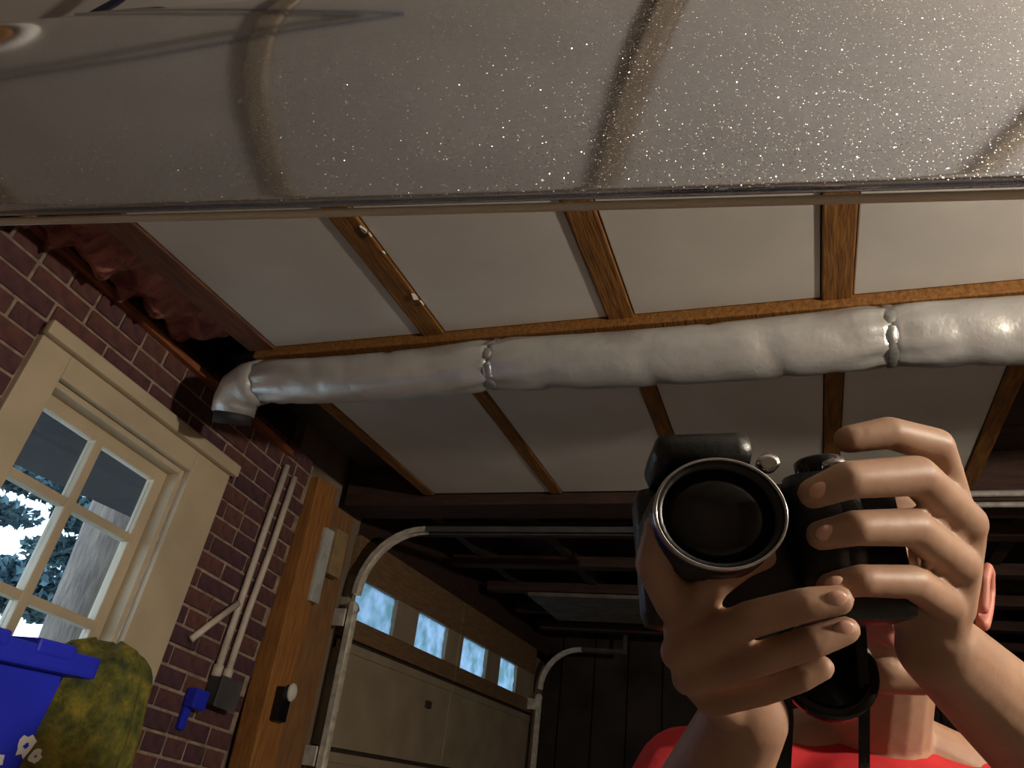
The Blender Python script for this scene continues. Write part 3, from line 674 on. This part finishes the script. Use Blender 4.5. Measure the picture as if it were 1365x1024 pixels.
fused('hair', bm, .004, hair_m, person, 3)
def nail(a, b, depth, ang):
    bm = bmesh.new(); ball(bm, at(a, b, depth), (.0058, .0042, .0020), Matrix((dirw(math.cos(ang), math.sin(ang), 0), dirw(-math.sin(ang), math.cos(ang), 0), dirw(0, 0, 1))).transposed()); fin('fingernail', bm, nail_m, person, True)
nail(1114, 799, .3681, -.15); nail(1124, 839, .3766, -.25); nail(1094, 654, .3757, -.3); nail(1102, 711, .3800, -.2); nail(1113, 779, .3846, -.15)
# clothing
bm = bmesh.new()
ball(bm, bp(0, .0, -.17), (.178, .113, .19), BR); ball(bm, bp(0, 0, -.42), (.168, .115, .25), BR); ball(bm, bp(0, 0, -.60), (.175, .12, .10), BR)
chain(bm, [(S1, .060), (bp(.085, -.012, -.022), .050), (bp(-.085, -.012, -.022), .050), (S2, .060)])
chain(bm, [(S1, .060), (S1.lerp(E1, .5), .062)]); chain(bm, [(S2, .060), (S2.lerp(E2, .5), .062)])
chain(bm, [(bp(0, .03, -.075), .068), (bp(0, .04, -.12), .07)])
shirt = fused('shirt', bm, .005, shirt_m, person, 5)
bm = bmesh.new(); ring = []
for k in range(25):
    a = 2*math.pi*k/24; ring.append(bp(.078*math.sin(a), .004+.068*math.cos(a), -.022-.034*math.cos(a)))
sweep(bm, ring, .0085, 10, False); fin('collar', bm, shirt_m, shirt, True)
bm = bmesh.new(); ball(bm, bp(0, 0, -.63), (.178, .123, .11), BR)
for s in (-1, 1): chain(bm, [(bp(s*.09, 0, -.66), .088), (bp(s*.095, .01, -.95), .062), (Vector((bp(s*.10, -.01, 0).x, bp(s*.10, -.01, 0).y, .10)), .055)])
fused('jeans', bm, .008, jeans_m, person, 4)
for s in (-1, 1):
    f = bp(s*.10, .05, 0); bm = bmesh.new(); ball(bm, Vector((f.x, f.y, .045)), (.048, .14, .045), BR); ball(bm, Vector((f.x, f.y, .06))-FWv*.06, (.045, .06, .06), BR)
    fused('shoe', bm, .006, shoe_m, person, 3)

# -- the camera in the hands
LZ = dirw(-.05, -.42, -1).normalized(); LX = dirw(1, -.02, 0); LX = (LX-LZ*LX.dot(LZ)).normalized(); LY = LZ.cross(LX)
LC = at(962, 682, .372)
CM = Matrix.Translation(LC) @ Matrix((LX, LY*.86, LZ)).transposed().to_4x4()
pc = empty('photo_camera', LC); tag(pc, 'black long-zoom camera with silver lens ring held up in two hands', 'camera')
def cbox(name, x0, x1, y0, y1, z0, z1, m, bev=.004, parent=None):
    bm = bmesh.new(); abox(bm, x0, x1, y0, y1, z0, z1, bev); bmesh.ops.transform(bm, matrix=CM, verts=bm.verts); return fin(name, bm, m, parent or pc, True)
def clathe(name, prof, m, x=0, y=0, z=0, rot=None, parent=None, seg=40, closed=False):
    bm = bmesh.new(); lathe(bm, prof, seg, CM @ Matrix.Translation((x, y, z)) @ (rot or Matrix.Identity(4)), closed); return fin(name, bm, m, parent or pc, True)
RXm = Matrix.Rotation(-math.pi/2, 4, 'X')
cbox('camera_body', -.033, .113, -.054, .036, -.094, -.060, black_pl, .009)
bm = bmesh.new()
for k, (x, z, r_) in enumerate(((.064, -.058, .018), (.074, -.060, .017))):
    for y0, y1 in ((-.034, .036),):
        bm2 = None; sweep(bm, [CM @ Vector((x, y0+(y1-y0)*i/8, z)) for i in range(9)], [r_*(.8+.2*math.sin(math.pi*i/8)) for i in range(9)], 18)
fin('grip', bm, black_pl, pc, True)
cbox('flash_housing', -.026, .026, .034, .056, -.078, -.018, black_pl, .009)
clathe('lens_barrel', [(.0335, -.062), (.0335, -.030), (.0325, -.028), (.0325, -.012), (.0312, -.010), (.0312, -.004), (.028, -.004), (.028, -.062)], black_pl, closed=True)
ringp = [(.0303, -.003), (.0308, -.001), (.0316, -.001), (.0324, -.0028), (.0324, -.005), (.0303, -.006)]
clathe('lens_ring', ringp, silver, closed=True, seg=64)
clathe('lens_glass', [(.0283, -.02), (.0283, -.012), (.027, -.010), (.018, -.0075), (.006, -.0065), (.001, -.0064)], black_gloss)
clathe('mode_dial', [(.0135, 0), (.014, .002), (.014, .011), (.012, .013), (.004, .0135)], black_gloss, .074, .038, -.066, RXm)
clathe('shutter_button', [(.007, 0), (.007, .006), (.004, .008), (.001, .0085)], silver, .076, .037, -.050, RXm)
clathe('strap_lug', [(.003, -.003), (.006, -.003), (.006, .003), (.003, .003)], silver, .040, .044, -.050, None)
# dangling cap and strap
capc = at(1103, 893, .480); ca = dirw(-.1, -.75, -1).normalized(); cxv = dirw(1, -.05, 0); cxv = (cxv-ca*cxv.dot(ca)).normalized(); cyv = ca.cross(cxv)
bm = bmesh.new(); lathe(bm, [(.027, -.006), (.030, -.004), (.030, .002), (.0285, .004), (.022, .004), (.0205, .003), (.001, .003)], 40, Matrix.Translation(capc) @ Matrix((cxv, cyv, ca)).transposed().to_4x4()); fin('lens_cap', bm, black_gloss, pc, True)
def ribbon(name, pts, w, t, m):
    bm = bmesh.new(); prev = None
    for i, p in enumerate(pts):
        d = (pts[min(i+1, len(pts)-1)]-pts[max(i-1, 0)]).normalized(); sd = d.cross(dirw(0, 0, 1)).normalized(); nn_ = sd.cross(d)
        rg = [bm.verts.new(p+sd*a*w/2+nn_*b*t/2) for a, b in ((-1, -1), (1, -1), (1, 1), (-1, 1))]
        if prev:
            for k in range(4): bm.faces.new((prev[k], prev[(k+1) % 4], rg[(k+1) % 4], rg[k]))
        else: bm.faces.new(rg[::-1])
        prev = rg
    bm.faces.new(prev); return fin(name, bm, m, pc)
ribbon('strap', [at(1050, 810, .474), at(1046, 850, .470), at(1044, 900, .470), at(1048, 960, .470), at(1044, 1030, .472), at(1050, 1150, .480), at(1075, 1260, .485), at(1105, 1290, .487)], .0085, .0022, black_soft)
ribbon('strap', [at(1142, 790, .476), at(1148, 850, .472), at(1152, 930, .470), at(1152, 1030, .472), at(1148, 1150, .480), at(1130, 1250, .485), at(1105, 1290, .487)], .006, .0022, black_soft)

# ------------------------------------------------------------------ unseen things added over the viewer's head to shape the car paint reflections
for pts in ([(-1.40, .11, 2.425), (-.95, .27, 2.42), (-.68, .39, 2.42), (-.51, .452, 2.425)], [(-1.46, .64, 2.425), (-1.1, .585, 2.42), (-.75, .50, 2.42), (-.515, .46, 2.425)]):
    c_ = tube('mirrored_rod', pts, .007, mat('blue_rod', (.03, .04, .09), .5), None, 8); tag(c_, 'added dark blue cable mirrored as the %s edge of the spike in the car paint' % ('slanting' if pts[0][1] < .3 else 'level'), 'rod', 'rods added for reflections in the car paint')  # unseen, added to draw the dark lines of the reflected spike
fx = empty('mirrored_disc', (-1.33, .40, 2.44)); tag(fx, 'added white rimmed fitting mirrored at one end of the car paint', 'disc')  # unseen, added to make the white ring in the reflection
bm = bmesh.new(); lathe(bm, [(.075, .0), (.078, -.022), (.10, -.026), (.112, -.012), (.112, .0)], 40, Matrix.Translation((-1.33, .40, 2.449))); fin('rim', bm, white_pl, fx, True)
bm = bmesh.new(); lathe(bm, [(.072, -.020), (.06, -.024), (.001, -.026)], 32, Matrix.Translation((-1.33, .40, 2.449))); fin('centre_plate', bm, orange_wood, fx, True)
